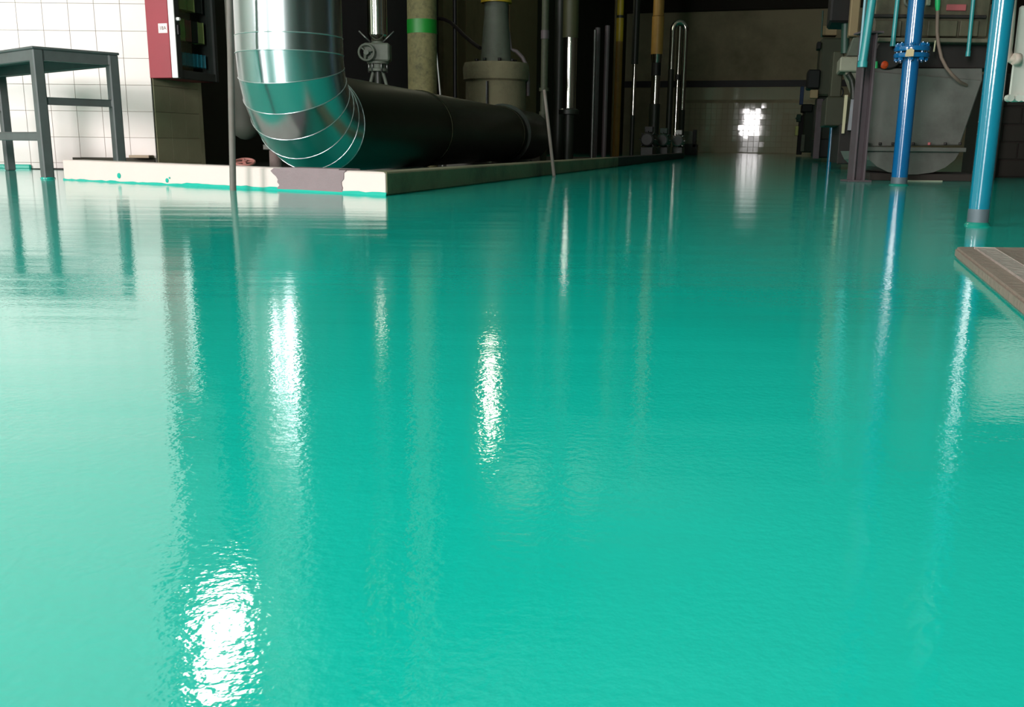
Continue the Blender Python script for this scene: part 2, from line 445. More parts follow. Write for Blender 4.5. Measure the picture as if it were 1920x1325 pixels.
# far wall: tiled dado, a dark channel above it
def far(px, py):
    d = ray(px, py); return EYE + d * ((FARQ) / d.dot(Q)) if False else EYE + d * (FARQ / d.dot(Q))
zb0, zb1 = far(1400, 163).z, far(1400, 151).z
m = MB(); m.box(pq((LEFTP + RIGHTP) / 2, FARQ - .06, (zb0 + zb1) / 2), P, Q, Z, RIGHTP - LEFTP, .12, zb1 - zb0)
struct(m.build('trim_4', BLACK), 'dark steel channel across the far wall')
m = MB(); zt = far(1400, 20).z; m.box(pq((LEFTP + RIGHTP) / 2, FARQ - .2, (zt + CEIL) / 2 + .0), P, Q, Z, RIGHTP - LEFTP, .4, CEIL - zt)
struct(m.build('trim_5', DARKWALL), 'dark beam high on the far wall')
tf = tile_mesh('far_tile', T - .012, T - .012, .02, TILEFAR)
pl, pr = far(1282, 230).dot(P), far(1512, 230).dot(P)
ncol = int((pr - pl) / T) + 1
zdado = far(1400, 189).z; nr = int(zdado / T)
cnt = 0; restf = MB()
for r in range(nr):
    for c in range(ncol):
        ctr = pq(pl + (c + .5) * T, FARQ - .008, r * T + T / 2 + .02)
        rx, rz = random.gauss(0, .0014), random.gauss(0, .0014)
        put(tf, 'tile', wf, ctr, (rx, 0, -A + rz)); cnt += 1
m = MB()
for c in range(ncol):
    m.box(pq(pl + (c + .5) * T, FARQ - .006, (zdado + .03 + zb0) / 2), P, Q, Z, T - .002, .012, zb0 - zdado - .05)
m.build('upper_band', TILEFAR, wf)

# ---- kerb round the pipe pit
KH = .095
ka, kb = fl(120, 337), fl(725, 367)
kc = kb + Q * 6.2; kd = kb + Q * 14
u1 = (ka - kb).normalized()
nf = Vector((u1.y, -u1.x, 0));  nf = nf if nf.y < 0 else -nf     # front normal, to the camera
KT = .13
def off_pt(d):                       # inner corner at offset d from both faces
    # intersection of lines kb - nf*d + u1*s and kb - P*d + Q*t
    a = kb - nf * d; b_ = kb - P * d
    det = u1.x * (-Q.y) - u1.y * (-Q.x); rx, ry = b_.x - a.x, b_.y - a.y
    s_ = (rx * (-Q.y) - ry * (-Q.x)) / det
    return a + u1 * s_
ki = off_pt(KT)
b = MB()
b.hexa([ka, kb, kb + Z * KH, ka + Z * (KH + .012), ka - nf * KT, ki, ki + Z * KH, ka - nf * KT + Z * (KH + .012)], .006)
kerb = struct(b.build('trim_6', KERB), 'low white painted concrete kerb along the pipe pit, front run')
KERBSIDE = mat('shaded_kerb_concrete', (112, 110, 82), .8, var=.15, scale=3, dirt=(46, 40, 28), dirt_amt=.8, bump=.3)  # kerb colour darkened for the shade on its aisle side
b = MB(); b.hexa([kb + Q * .002, kc, kc + Z * KH, kb + Q * .002 + Z * KH, ki, kc - P * KT, kc - P * KT + Z * KH, ki + Z * KH], .006)
struct(b.build('trim_7', KERBSIDE), 'side run of the kerb along the aisle, shade put into its colour')
b = MB(); b.hexa([kc + Q * .002, kd, kd + Z * KH, kc + Q * .002 + Z * KH, kc + Q * .002 - P * KT, kd - P * KT, kd - P * KT + Z * KH, kc + Q * .002 - P * KT + Z * KH], .006)
struct(b.build('trim_8', mat('deep_shade_kerb', (34, 31, 25), .85, scale=3)), 'far length of the side kerb, coloured as deep shade')  # near-black colour paints the dark that the far kerb fades into
q0 = kb + Q * 2.2 - P * KT; q1 = kd - P * KT
b = MB(); b.prism([q0 + Z * .0005, q1 + Z * .0005, pq(LEFTP + .02, kd.dot(Q), .0005), pq(LEFTP + .02, q0.dot(Q), .0005)], Z * .004)
struct(b.build('floor_pit', mat('dark_pit_sheet', (36, 34, 29), .8, scale=3)), 'dark floor sheet added under the pipe run to darken its underside')  # added so the pipe run mirrors dark instead of teal floor
# bare mortar patch with ragged ends, wrapped over the kerb's edge
s0, s1 = (fl(522, 357) - kb).dot(u1), (fl(641, 363) - kb).dot(u1)
poly = []
rg = random.Random(3)
N = 9
zt_ = KH + .003
for i in range(N): poly.append(kb + nf * .004 + u1 * (s1 + rg.uniform(-.012, .012) - (.02 if i > 6 else 0)) + Z * (zt_ * i / (N - 1)))
for i in range(N): poly.append(kb + nf * .004 + u1 * (s0 + rg.uniform(-.014, .014) + (.03 if i < 3 else 0)) + Z * (zt_ * (N - 1 - i) / (N - 1)))
m = MB(); m.prism(poly, -nf * .006); m.build('mortar_patch', PATCH, kerb)
m = MB(); m.box(kb + u1 * ((s0 + s1) / 2) - nf * (KT / 2 - .003) + Z * (KH + .004), u1, nf, Z, abs(s0 - s1) - .03, KT, .006); m.build('mortar_patch', PATCH, kerb)
# teal coating turned up at the foot, and drips
L_ = (ka - kb).length
poly = [kb + nf * .004 + u1 * (L_ * .0), ]
N = 60
low = [kb + nf * .006 + u1 * (L_ * i / N) for i in range(N + 1)]
upp = [kb + nf * .003 + u1 * (L_ * i / N) + Z * (.006 + rg.uniform(0, .006) + (.004 if i < 34 else -.002)) for i in range(N + 1)]
m = MB(); m.prism(low + upp[::-1], -nf * .004); m.build('coating_edge', TEAL, kerb)
for px, py, w, h in ((187, 335, .028, .03), (278, 343, .022, .022), (283, 337, .01, .012)):
    c = fl(px, 340 + (px - 120) * .05); s_ = (c - kb).dot(u1); zc = .035 if py < 340 else .022
    m = MB(); m.lathe(kb + u1 * s_ + nf * .001 + Z * zc, [(w * .2, .004), (w * .5, .0025), (w * .52, 0), (w * .5, -.002)], 9, axis=nf)
    m.build('paint_fleck', TEAL, kerb)
PZ = 0.0045

# ================================================================== left: bench, cabinet, rod
Nn = Vector(fl(90, 335)); v1 = Vector((.66, .75, 0)).normalized(); w1 = Vector((-.75, .66, 0)).normalized()
TW, TL, TZ, LT = .42, 1.62, .69, .056
bench = thing('steel_bench', Nn + v1 * (TW / 2) + w1 * (TL / 2), 'grey steel workbench standing against the white tiled wall', 'bench')
for a, c in ((0, 0), (1, 0), (0, 1), (1, 1)):
    pt = Nn + v1 * (TW * a) + w1 * (TL * c)
    m = MB(); m.box(pt + Z * (TZ / 2), v1, w1, Z, LT, LT, TZ - .0, .006); m.build('leg', BENCH, bench)
def rail(p0, p1, z, h, d, name='rail'):
    m = MB(); dd = (p1 - p0).normalized(); nn = dd.cross(Z)
    m.box((p0 + p1) / 2 + Z * z, dd, nn, Z, (p1 - p0).length - LT, d, h, .004); m.build(name, BENCH, bench)
c00, c10, c01, c11 = Nn, Nn + v1 * TW, Nn + w1 * TL, Nn + v1 * TW + w1 * TL
for p0, p1 in ((c00, c10), (c00, c01), (c10, c11), (c01, c11)): rail(p0, p1, TZ - .03, .055, .045)
rail(c00, c10, .42, .04, .035, 'stretcher'); rail(c01, c11, .42, .04, .035, 'stretcher'); rail(c00, c01, .23, .04, .035, 'stretcher')
m = MB(); m.box((c00 + c11) / 2 + Z * (TZ + .006), v1, w1, Z, TW + LT + .01, TL + LT + .01, .014, .004); m.build('top_plate', BENCH, bench)
m = MB(); m.lathe(Nn + Z * .004, [(.040, -.003), (.039, .002), (.03, .006)], 12); m.build('coating_collar', TEAL, bench)

# control cabinet on the pillar's side
cz0, cz1 = .665, 1.75
CD, CL = .185, .545
cc = pil_c + P * .006 - Vector((0, .03, 0))
cab = thing('control_cabinet', cc + Q * (CL / 2) + P * (CD / 2) + Z * cz0, 'red control cabinet with white door edge hung on the tiled pillar', 'cabinet')
t = .012
m = MB()
zc = (cz0 + cz1) / 2
m.box(cc + P * (CD / 2) + Q * (t / 2) + Z * zc, P, Q, Z, CD, t, cz1 - cz0, .002)
m.box(cc + P * (CD / 2) + Q * (CL - t / 2) + Z * zc, P, Q, Z, CD, t, cz1 - cz0, .002)
m.box(cc + P * (t / 2) + Q * (CL / 2) + Z * zc, P, Q, Z, t, CL - 2 * t, cz1 - cz0)
for z_ in (cz0 + t / 2, cz1 - t / 2): m.box(cc + P * (CD / 2 + .003) + Q * (CL / 2) + Z * z_, P, Q, Z, CD - .03, CL - 2 * t, t)
body = m.build('body', RED, cab)
m = MB(); DT = .05
m.box(cc + P * (CD + DT / 2 + .002) + Q * .0225 + Z * zc, P, Q, Z, DT, .045, cz1 - cz0, .004)
door = m.build('door_stile', WHITE, cab)
for z_ in (cz0 + .03, cz1 - .03):
    m = MB(); m.box(cc + P * (CD + DT / 2 + .002) + Q * (CL / 2) + Z * z_, P, Q, Z, DT - .004, CL - .09, .06, .003); m.build('door_rail', DARKGREY, cab)
m = MB(); m.box(cc + P * (CD + DT / 2 + .002) + Q * (CL - .0225) + Z * zc, P, Q, Z, DT, .045, cz1 - cz0, .004); m.build('hinge_stile', DARKGREY, cab)
m = MB(); m.box(cc + P * (t + .004) + Q * (CL / 2) + Z * zc, P, Q, Z, .006, CL - .03, cz1 - cz0 - .03); m.build('mounting_plate', mat('mounting_plate', (160, 162, 142), .6), cab)
m = MB(); m.box(cc + P * (CD / 2 + .01) + Q * (CL - .016) + Z * zc, P, Q, Z, CD - .03, .006, cz1 - cz0 - .03); m.build('inner_side', DARKGREY, cab)
m = MB(); m.box(cc + P * (CD + DT + .003) + Q * .03 + Z * zc, P, Q, Z, .004, .055, cz1 - cz0 - .002); m.build('door_face_strip', DARKGREY, cab)
m = MB(); m.box(cc + P * (CD + .034) + Q * (CL / 2) + Z * zc, P, Q, Z, .005, CL - .09, cz1 - cz0 - .12); m.build('door_glass', GLASS, cab)
hz = zz(322, 36, 7.15)
m = MB(); m.cyl(cc + P * (CD + DT + .005) + Q * .03 + Z * hz, cc + P * (CD + DT + .028) + Q * .03 + Z * hz, .014, .011, 12); m.build('knob', WHITE, cab)
m = MB(); m.box(cc + P * (CD + DT + .012) + Q * .03 + Z * (hz - .075), P, Q, Z, .016, .026, .07, .003); m.build('lock', BLACK, cab)
rr = random.Random(5)
for row, (z_, n_, mts) in enumerate(((cz0 + .15, 8, [TERM]), (cz0 + .36, 5, [MAROON, DARKGREY, OLIVE]), (cz0 + .58, 4, [OLIVE, OLIVE, DARKGREY]), (cz0 + .80, 5, [MAROON, OLIVE, DARKGREY]))):
    for k in range(n_):
        wd = (CL - .13) / n_
        m = MB(); m.box(cc + P * (CD - .06) + Q * (.065 + wd * (k + .5)) + Z * z_, Q, P, Z, wd * .86, .08, .09 if row == 0 else .15, .004)
        m.build('terminal_block' if row == 0 else 'breaker', mts[(k + row) % len(mts)], cab)
# the paper label 18A on the red side
lz = zz(304, 54, 7.17); lc = cc + P * (CD - .047) - Q * .0012 + Z * lz
m = MB(); m.box(lc, P, Q, Z, .074, .0015, .066); lab = m.build('label_plate', LABELW, cab)
tc_ = bpy.data.curves.new('label_text', 'FONT'); tc_.body = '18A'; tc_.size = .036; tc_.align_x = 'CENTER'; tc_.align_y = 'CENTER'; tc_.extrude = .0003
tob = bpy.data.objects.new('label_text', tc_); COL.objects.link(tob)
dg = bpy.context.evaluated_depsgraph_get(); dg.update()
tmesh = bpy.data.meshes.new_from_object(tob.evaluated_get(dg)); bpy.data.objects.remove(tob)
mx = Matrix((P, Z, -Q)).transposed().to_4x4(); mx.translation = lc - Q * .0014 - Vector(WORLD[cab.name])
tmesh.transform(mx); tmesh.materials.clear(); tmesh.materials.append(INK)
to = bpy.data.objects.new('label_text', tmesh); COL.objects.link(to); to.parent = lab

pb = fl(437, 357)
m = MB(); m.tube([pb, pb + Vector((.037 * CEIL, 0, CEIL - .005))], .0145, 12)
tag(m.build('steel_rod', ROD, origin=pb), 'thin grey upright rod rising in front of the white kerb', 'rod')
bpt = fl(272, 297, KH + .01)
m = MB(); m.box(pil_c + Vector((-.09, -.06, BASEZ + .012)), _R0, Y0, Z, .15, .10, .02, .003)
tag(m.build('wooden_batten', WOOD, origin=pil_c + Vector((-.09, -.06, BASEZ))), 'short pale batten lying at the foot of the tiled pillar', 'batten')

# ================================================================== galvanised duct
DV = 4.5; R_ = .243; RB = .30; ZC = .305
va = at(542, 60, DV); V = Vector((va.x, DV, 0))
PHI = math.radians(12); d_ = Vector((math.sin(PHI), math.cos(PHI), 0))
duct = thing('galvanised_duct', V + d_ * RB, 'large silvery sheet metal duct with segmented elbow behind the kerb', 'duct')
zs = ZC + RB
NS = 40
def ring_pts(c, axis, r, n=NS, k0=None):
    side = d_.cross(Z); u = side; w = axis.cross(u).normalized()
    return [c + (u * math.cos(2 * math.pi * k / n) + w * math.sin(2 * math.pi * k / n)) * r for k in range(n)]
def gore(a0, a1, name, material):
    t = bmesh.new(); rings = []
    for a in (a0, a1):
        c = V + d_ * (RB * (1 - math.cos(a))) + Z * (zs - RB * math.sin(a))
        ax = (d_ * math.sin(a) - Z * math.cos(a))
        rings.append([t.verts.new(p) for p in ring_pts(c, ax, R_)])
    for k in range(NS):
        f = t.faces.new((rings[0][k], rings[0][(k + 1) % NS], rings[1][(k + 1) % NS], rings[1][k])); f.smooth = True
    bmesh.ops.recalc_face_normals(t, faces=t.faces[:])
    m = MB(); m._merge(t); g = m.build(name, material, duct)
    c = V + d_ * (RB * (1 - math.cos(a1))) + Z * (zs - RB * math.sin(a1)); ax = (d_ * math.sin(a1) - Z * math.cos(a1))
    m = MB(); m.torus(c, ax, R_ - .0002, .0026, 48, 6); m.build('seam', GALVRIM, g)
NG = 6
for i in range(NG): gore(math.pi / 2 * i / NG, math.pi / 2 * (i + 1) / NG, 'elbow_segment', GALV)
m = MB(); m.tube([V + Z * zs, V + Z * (zs + .075)], R_, 48, cap=False); s1_ = m.build('riser_sleeve', GALV, duct)
m = MB(); m.torus(V + Z * zs, Z, R_ + .0005, .003, 40, 6); m.build('seam', GALVRIM, s1_)
m = MB(); m.tube([V + Z * (zs + .075), V + Z * (CEIL - .03)], R_ - .002, 48, cap=False); s2_ = m.build('riser', GALV, duct)
m = MB(); m.torus(V + Z * (zs + .075), Z, R_ - .001, .003, 40, 6); m.build('seam', GALVRIM, s2_)
E0 = V + d_ * RB + Z * ZC
RUN = 5.4
m = MB()
m.tube([E0, E0 + d_ * RUN] + [E0 + d_ * (RUN + .26 * math.sin(a)) for a in (.5, 1.0, 1.3)], [R_, R_] + [R_ * math.cos(a) for a in (.5, 1.0, 1.3)], 40)
run = m.build('horizontal_run', LAGGING, duct)
for dist in (1.6, 4.0):
    m = MB(); m.torus(E0 + d_ * dist, d_, R_ + .002, .007, 40, 8); m.build('flange_band', LAGGING, run)
m = MB(); m.lathe(E0 + d_ * 4.15, [(R_ + .002, 0), (R_ + .03, .01), (R_ + .03, .05), (R_ + .002, .06)], 40, axis=d_); m.build('flange', PIPEDARK, run)
for dist in (1.2, 3.0, 4.6):
    c = E0 + d_ * dist
    m = MB(); m.box(Vector((c.x, c.y, (PZ + .06) / 2 + PZ / 2)), d_, d_.cross(Z), Z, .12, .36, .06, .006); m.build('saddle', CONC, duct)
ped = at(517, 300, 5.2); ped = Vector((ped.x, 5.2, PZ))
pd = thing('pedestal', ped, 'mottled stub post under the bend of the silvery duct', 'post')
m = MB(); m.cyl(ped, ped + Z * .17, .036, .033, 14); m.build('shaft', PINKCON, pd)
m = MB(); m.box(ped + Z * .18, d_, d_.cross(Z), Z, .09, .09, .02, .003); m.build('cap_plate', CONC, pd)
vb = at(459, 303, 5.05); vb = Vector((vb.x, 5.05, PZ))
vt = thing('handwheel_valve', vb, 'low valve with red spoked handwheel just behind the white kerb', 'valve')
wc = vb + Z * (at(459, 304, 5.05).z - PZ); tl = Vector((.05, -.33, 1)).normalized()
m = MB(); m.lathe(vb, [(.045, 0), (.045, .02), (.025, .03), (.03, .045), (.012, .06), (.012, .07)], 16); m.build('body', PIPEDARK, vt)
m = MB(); m.cyl(vb + Z * .06, wc, .007, n=10); m.build('stem', DULLSTEEL, vt)
m = MB(); m.torus(wc, tl, .05, .0075, 28, 8)
ua = tl.cross(Vector((0, 1, 0))).normalized(); ub = tl.cross(ua)
for k in range(4):
    a = k * math.pi / 2 + .4; dd = ua * math.cos(a) + ub * math.sin(a); m.cyl(wc, wc + dd * .05, .006, n=8)
m.cyl(wc - tl * .008, wc + tl * .01, .013, n=10); m.build('handwheel', WHEELRED, vt)

# ================================================================== pipes and pumps along the pit
def vertical(px, py, D):
    a = at(px, py, D); return Vector((a.x, D, 0))
def rad(w, D): return w / 2 / sc(D)
def pipe(name, px, w, D, material, label, z0=None, z1=None, segs=None, cat='pipe', py=120, group=None, rings=()):
    """upright pipe; segs = [(z or picture row, material, width factor, part name)] changes along it, bottom up"""
    b = vertical(px, py, D); r = rad(w, D); z0 = PZ if z0 is None else z0; z1 = CEIL if z1 is None else z1
    group = group or {'mauve_pipe': 'close pair of mauve pipes', 'slim_polished_pipe': 'slim polished pipes by the far wall'}.get(name)
    t = thing(name, b + Z * z0, label, cat, group)
    cuts = [(z0, material, 1.0, 'pipe_run')] + [(zz(px, y, D), mm, f, nm) for y, mm, f, nm in (segs or [])]
    ends = [c[0] for c in cuts[1:]] + [z1]
    for (za, mm, f, nm), ze in zip(cuts, ends):
        m = MB(); m.tube([b + Z * za, b + Z * ze], r * f, 28); m.build(nm, mm, t)
    for y, f in rings:
        zc_ = zz(px, y, D); m = MB(); m.lathe(b + Z * zc_, [(r * f, -.018), (r * f, .018)], 24); m.build('coupling', material, t)
    return t, b, r
# dim stub pipe left of the duct
b = vertical(458, 200, 6.6); r = rad(52, 6.6)
t = thing('hanging_pipe', b + Z * .26, 'dark blunt ended hanging pipe seen between rod and silvery duct', 'pipe')
zb_ = zz(458, 262, 6.6)
m = MB(); m.tube([b + Z * (zb_ + r * (1 - math.cos(a))) for a in (.05, .4, .8, 1.2, 1.57)] + [b + Z * (zz(458, 222, 6.6))], [r * math.sin(a) for a in (.05, .4, .8, 1.2, 1.57)] + [r], 24); m.build('end_cap', mat('dim_pipe', (58, 56, 48), .7), t)
m = MB(); m.tube([b + Z * zz(458, 222, 6.6), b + Z * CEIL], r * .97, 24); m.build('pipe_run', mat('dim_pipe', (66, 64, 56), .55), t)
# black cylinder added to darken the gap behind the valve
b = vertical(705, 100, 11.2); r = rad(140, 11.2)
t = thing('dark_backdrop', b + Z * PZ, 'tall black cylinder added as a dark backdrop behind the grey valve', 'backdrop')
m = MB(); m.lathe(b, [(r, .25), (r, CEIL - .02)], 32); m.build('shell', mat('backdrop_black', (16, 15, 13), .95), t)
m = MB(); m.lathe(b, [(r * .8, PZ), (r * .8, .25)], 24); m.build('skirt', PIPEDARK, t)
# valve pipe
D = 7.6; b = vertical(708, 90, D); r = rad(36, D)
t = thing('valve_assembly', b + Z * PZ, 'polished pipe ending in a grey geared valve above the dark run', 'valve')
m = MB(); m.tube([b + Z * zz(708, 66, D), b + Z * 1.55], r, 28); m.build('polished_pipe', CHROME, t)
m = MB(); m.tube([b + Z * 1.55, b + Z * CEIL], r * 1.1, 24); m.build('dark_upper_pipe', PIPEDARK, t)  # unseen upper length, made dark to stop a stray floor reflection
m = MB(); zv = zz(708, 66, D); m.lathe(b, [(r * .5, zv - .06), (r * .85, zv - .025), (r, zv)], 24); m.build('pipe_reducer', CHROME, t)
z1_, z0_ = zz(708, 82, D), zz(708, 116, D)
m = MB(); m.box(b + Z * ((z1_ + z0_) / 2), _R0, Y0, Z, .20, .16, z1_ - z0_, .012); m.cyl(b + Z * z1_, b + Z * (z1_ + .06), .05, .04, 16); m.build('gearbox', PUMPG, t)
wc = at(687, 98, D - .12)
m = MB(); m.torus(wc, Y0, .058, .010, 24, 8); m.cyl(wc - Y0 * .02, wc + Y0 * .06, .02, n=12)
for k in range(3):
    a = k * 2.094 + .3; m.cyl(wc, wc + Vector((math.cos(a), 0, math.sin(a))) * .058, .007, n=8)
m.build('handwheel', PUMPG, t)
m = MB(); m.lathe(b, [(.075, zz(708, 134, D)), (.075, zz(708, 129, D)), (.06, zz(708, 128, D)), (.06, zz(708, 121, D)), (.085, zz(708, 120, D)), (.085, zz(708, 116, D))], 20); m.build('bonnet', PUMPG, t)
for k in range(6):
    a = k * math.pi / 3; m = MB(); m.cyl(b + Vector((.07 * math.cos(a), .07 * math.sin(a), zz(708, 136, D))), b + Vector((.07 * math.cos(a), .07 * math.sin(a), zz(708, 113, D))), .009, n=6); m.build('bolt', DULLSTEEL, t)
for s_ in (-1, 1):
    m = MB(); m.tube([b + Vector((s_ * .035, 0, zz(708, 133, D))), b + Vector((s_ * .075, 0, zz(708, 168, D))), b + Vector((s_ * .08, 0, PZ))], .014, 8); m.build('yoke_leg', PUMPG, t)
    m = MB(); m.cyl(b + Vector((s_ * .05, -.05, zz(708, 80, D))), b + Vector((s_ * .135, -.05, zz(708, 60, D))), .006, n=6); m.build('lever', DULLSTEEL, t)
m = MB(); m.cyl(b + Z * PZ, b + Z * zz(708, 133, D), .03, n=12); m.build('lower_pipe', PIPEDARK, t)
# speckled pipe with the green band
pipe('insulated_pipe', 792, 54, 8.6, SPECK, 'speckled thick upright pipe with a bright green band', segs=[(64, GREENBAND, 1.02, 'green_band'), (38, SPECK, 1.0, 'upper_run')])
# pale thin rod, cable, dark riser beside it
p0, p1 = at(827, 192, 9.0), at(818, 92, 9.0)
m = MB(); m.tube([Vector((p0.x + .012, 9.0, PZ)), p0, p1], [.009, .009, .004], 8)
tag(m.build('thin_rod', WHITE, origin=(p0.x, 9.0, PZ)), 'thin pale rod leaning right of the green banded pipe', 'rod')
pts = [(818, 34), (832, 36), (845, 42), (858, 54), (872, 68), (886, 80), (900, 90)]
m = MB(); m.tube([at(x, y, 13.0 - i * .28) for i, (x, y) in enumerate(pts)], .022, 8)
tag(m.build('cable', MACHDARK), 'dark sagging cable crossing the beige columns', 'cable')
pipe('dark_riser', 853, 7, 13.0, BLACK, 'narrow black riser in front of the beige columns')
# pump: insulated drum, tapering column, yellow collar
D = 11.0; b = vertical(930, 120, D); r = rad(120, D)
t = thing('vertical_pump', b + Z * PZ, 'pale plastered drum with grey tapering column and yellow collar on top', 'pump')
zt0, zt1, zt2 = zz(930, 206, D), zz(930, 152, D), zz(930, 119, D)
m = MB(); m.lathe(b, [(r * .93, PZ), (r * .93, zt1)], 36); m.build('drum', INSUL, t)
m = MB(); m.lathe(b, [(r * .93, zt1 - .01), (r * 1.0, zt1 + .01), (r * 1.02, zt2 - .05), (r * .97, zt2), (r * .3, zt2 + .012)], 36); m.build('jacket_cap', INSUL, t)
z3 = zz(930, 6, D)
m = MB(); m.lathe(b, [(r * .52, zt2), (r * .47, zt2 + .03), (r * .42, zt2 + (z3 - zt2) * .45), (r * .36, z3 - .12), (r * .36, z3)], 28); m.build('column', PUMPG, t)
m = MB(); m.lathe(b, [(r * .47, z3), (r * .47, z3 + .09)], 28); m.build('collar', YELLOW, t)
m = MB(); m.lathe(b, [(r * .3, z3 + .09), (r * .3, z3 + .12), (r * .12, z3 + .14)], 20); m.build('top_cover', PIPEDARK, t)
for k in range(8):
    a = k * math.pi / 4 + .2; m = MB(); m.cyl(b + Vector((r * .6 * math.cos(a), r * .6 * math.sin(a), zt2 + .005)), b + Vector((r * .6 * math.cos(a), r * .6 * math.sin(a), zt2 + .045)), .02, n=6); m.build('bolt', BLACK, t)
s0_ = at(912, 200, D - r * .93 - .01); s1_ = at(912, 152, D - r * .93 - .01)
m = MB(); m.tube([s0_, s1_], .008, 8); m.build('sight_tube', DULLSTEEL, t)
m = MB(); m.tube([s0_ + _R0 * .014, s1_ + _R0 * .014], .007, 8); m.build('sight_tube', BLACK, t)
m = MB(); m.tube([at(953, 60, D), at(957, 92, D), at(968, 96, D), at(980, 108, D), at(988, 125, D), at(990, 150, D), at(990, 180, D)], .022, 10); m.build('bypass_pipe', PIPEGREY, t)
# upright pipes farther along
pipe('speckled_riser', 1021, 13, 10.4, SPECKDARK, 'dark speckled riser right of the plastered drum', segs=[(73, PIPEGREY, 1.15, 'patch_sleeve'), (57, SPECKDARK, 1.0, 'upper_run')], rings=((168, 1.4), (212, 1.3)))
pipe('thick_dark_pipe', 1049, 20, 12.6, PIPEDARK, 'thick dark pipe just left of the bright polished pipe')
D = 11.8
b = vertical(1068, 140, D); r = rad(25, D)
t = thing('polished_pipe', b + Z * PZ, 'bright polished pipe with a dull dark upper length, leftmost of the bright ones', 'pipe')
m = MB(); m.tube([b + Z * zz(1068, 203, D), b + Z * zz(1068, 71, D)], r, 28); m.build('polished_run', CHROME, t)
m = MB(); m.tube([b + Z * zz(1068, 71, D), b + Z * CEIL], r * 1.15, 24); m.build('lagged_run', mat('olive_lagging', (64, 66, 40), .55), t)
m = MB(); m.lathe(b, [(r * .8, PZ), (r * .8, zz(1068, 215, D)), (r * 1.5, zz(1068, 214, D)), (r * 1.5, zz(1068, 206, D)), (r, zz(1068, 203, D))], 24); m.build('flanged_foot', PIPEDARK, t)
pipe('mauve_pipe', 1119, 10, 13.4, PIPEGREY, 'slim mauve grey pipe, left one of the close pair', z1=zz(1119, 52, 13.4) + .0)
pipe('mauve_pipe', 1137, 9, 13.6, PIPEGREY, 'slim mauve grey pipe, right one of the close pair', z1=zz(1137, 48, 13.6))
pipe('grey_thin_pipe', 1114, 6, 13.0, DULLSTEEL, 'thinnest steel pipe touching the mauve pair', z1=zz(1114, 56, 13.0))
pipe('yellow_pipe', 1160, 13, 15.4, OCHRE, 'ochre pipe turning bright yellow towards the top', segs=[(78, YELLOW, 1.02, 'yellow_run'), (34, PIPEDARK, 1.1, 'joint'), (29, YELLOW, .9, 'upper_run')])
pipe('brown_riser', 1152, 5, 16.0, mat('olive_brown_pipe', (84, 74, 30), .5), 'thin olive brown riser left of the yellow pipe')
pipe('slim_polished_pipe', 1190, 8, 17.0, PIPEDARK, 'slim polished pipe between yellow and tan pipes', segs=[(216, CHROME, 1.0, 'polished_run'), (120, PIPEDARK, 1.6, 'lagged_run')])
D = 20.0; b = vertical(1232, 90, D); r = rad(22, D)
t = thing('tan_pipe', b + Z * PZ, 'tan painted pipe above a short polished length', 'pipe')
m = MB(); m.tube([b + Z * zz(1232, 102, D), b + Z * zz(1232, 31, D)], r, 24); m.build('tan_run', TAN, t)
m = MB(); m.tube([b + Z * zz(1232, 30, D), b + Z * CEIL], r * .9, 24); m.build('upper_run', TAN, t)
m = MB(); m.tube([b + Z * zz(1232, 118, D), b + Z * zz(1232, 102, D)], [r * .8, r], 24); m.build('reducer', CHROME, t)
m = MB(); m.tube([b + Z * PZ, b + Z * zz(1232, 195, D)], r * .9, 16); m.build('lower_run', PIPEDARK, t)
m = MB(); m.tube([b + Z * zz(1232, 195, D), b + Z * zz(1232, 142, D)], r * .75, 20); m.build('polished_run', CHROME, t)
m = MB(); m.tube([b + Z * zz(1232, 142, D), b + Z * zz(1232, 118, D)], r * .8, 16); m.build('black_joint', BLACK, t)
# inverted U of polished pipe
D = 22.0; r = rad(10, D)
a0, a1 = vertical(1259, 120, D), vertical(1283, 120, D)
t = thing('polished_return_bend', (a0 + a1) / 2 + Z * PZ, 'polished pipe bent over in an inverted U beside the far wall', 'pipe')
zt_ = zz(1270, 58, D); Rb = (a1 - a0).length / 2; mid = (a0 + a1) / 2
m = MB(); m.tube([mid - _R0 * Rb * math.cos(a) + Z * (zt_ + Rb * 1.3 * math.sin(a)) for a in [math.pi * k / 12 for k in range(13)]], r, 20); m.build('return_bend', CHROME, t)
m = MB(); m.tube([a0 + Z * zz(1259, 130, D), a0 + Z * zt_], r, 20); m.build('polished_run', CHROME, t)
m = MB(); m.tube([a0 + Z * PZ, a0 + Z * zz(1259, 130, D)], r * 1.1, 16); m.build('lower_run', PIPEDARK, t)
m = MB(); m.tube([a1 + Z * zz(1283, 206, D), a1 + Z * zt_], r, 20); m.build('polished_run', CHROME, t)
m = MB(); m.tube([a1 + Z * PZ, a1 + Z * zz(1283, 206, D)], r * 1.1, 16); m.build('lower_run', PIPEDARK, t)
b = vertical(1270, 120, 20.5)
pipe('slim_polished_pipe', 1272, 8, 20.5, CHROME, 'slim polished pipe inside the inverted U bend', segs=[(150, BLACK, 1.3, 'dark_joint'), (140, CHROME, 1.0, 'upper_run')], z1=zz(1272, 50, 20.5))
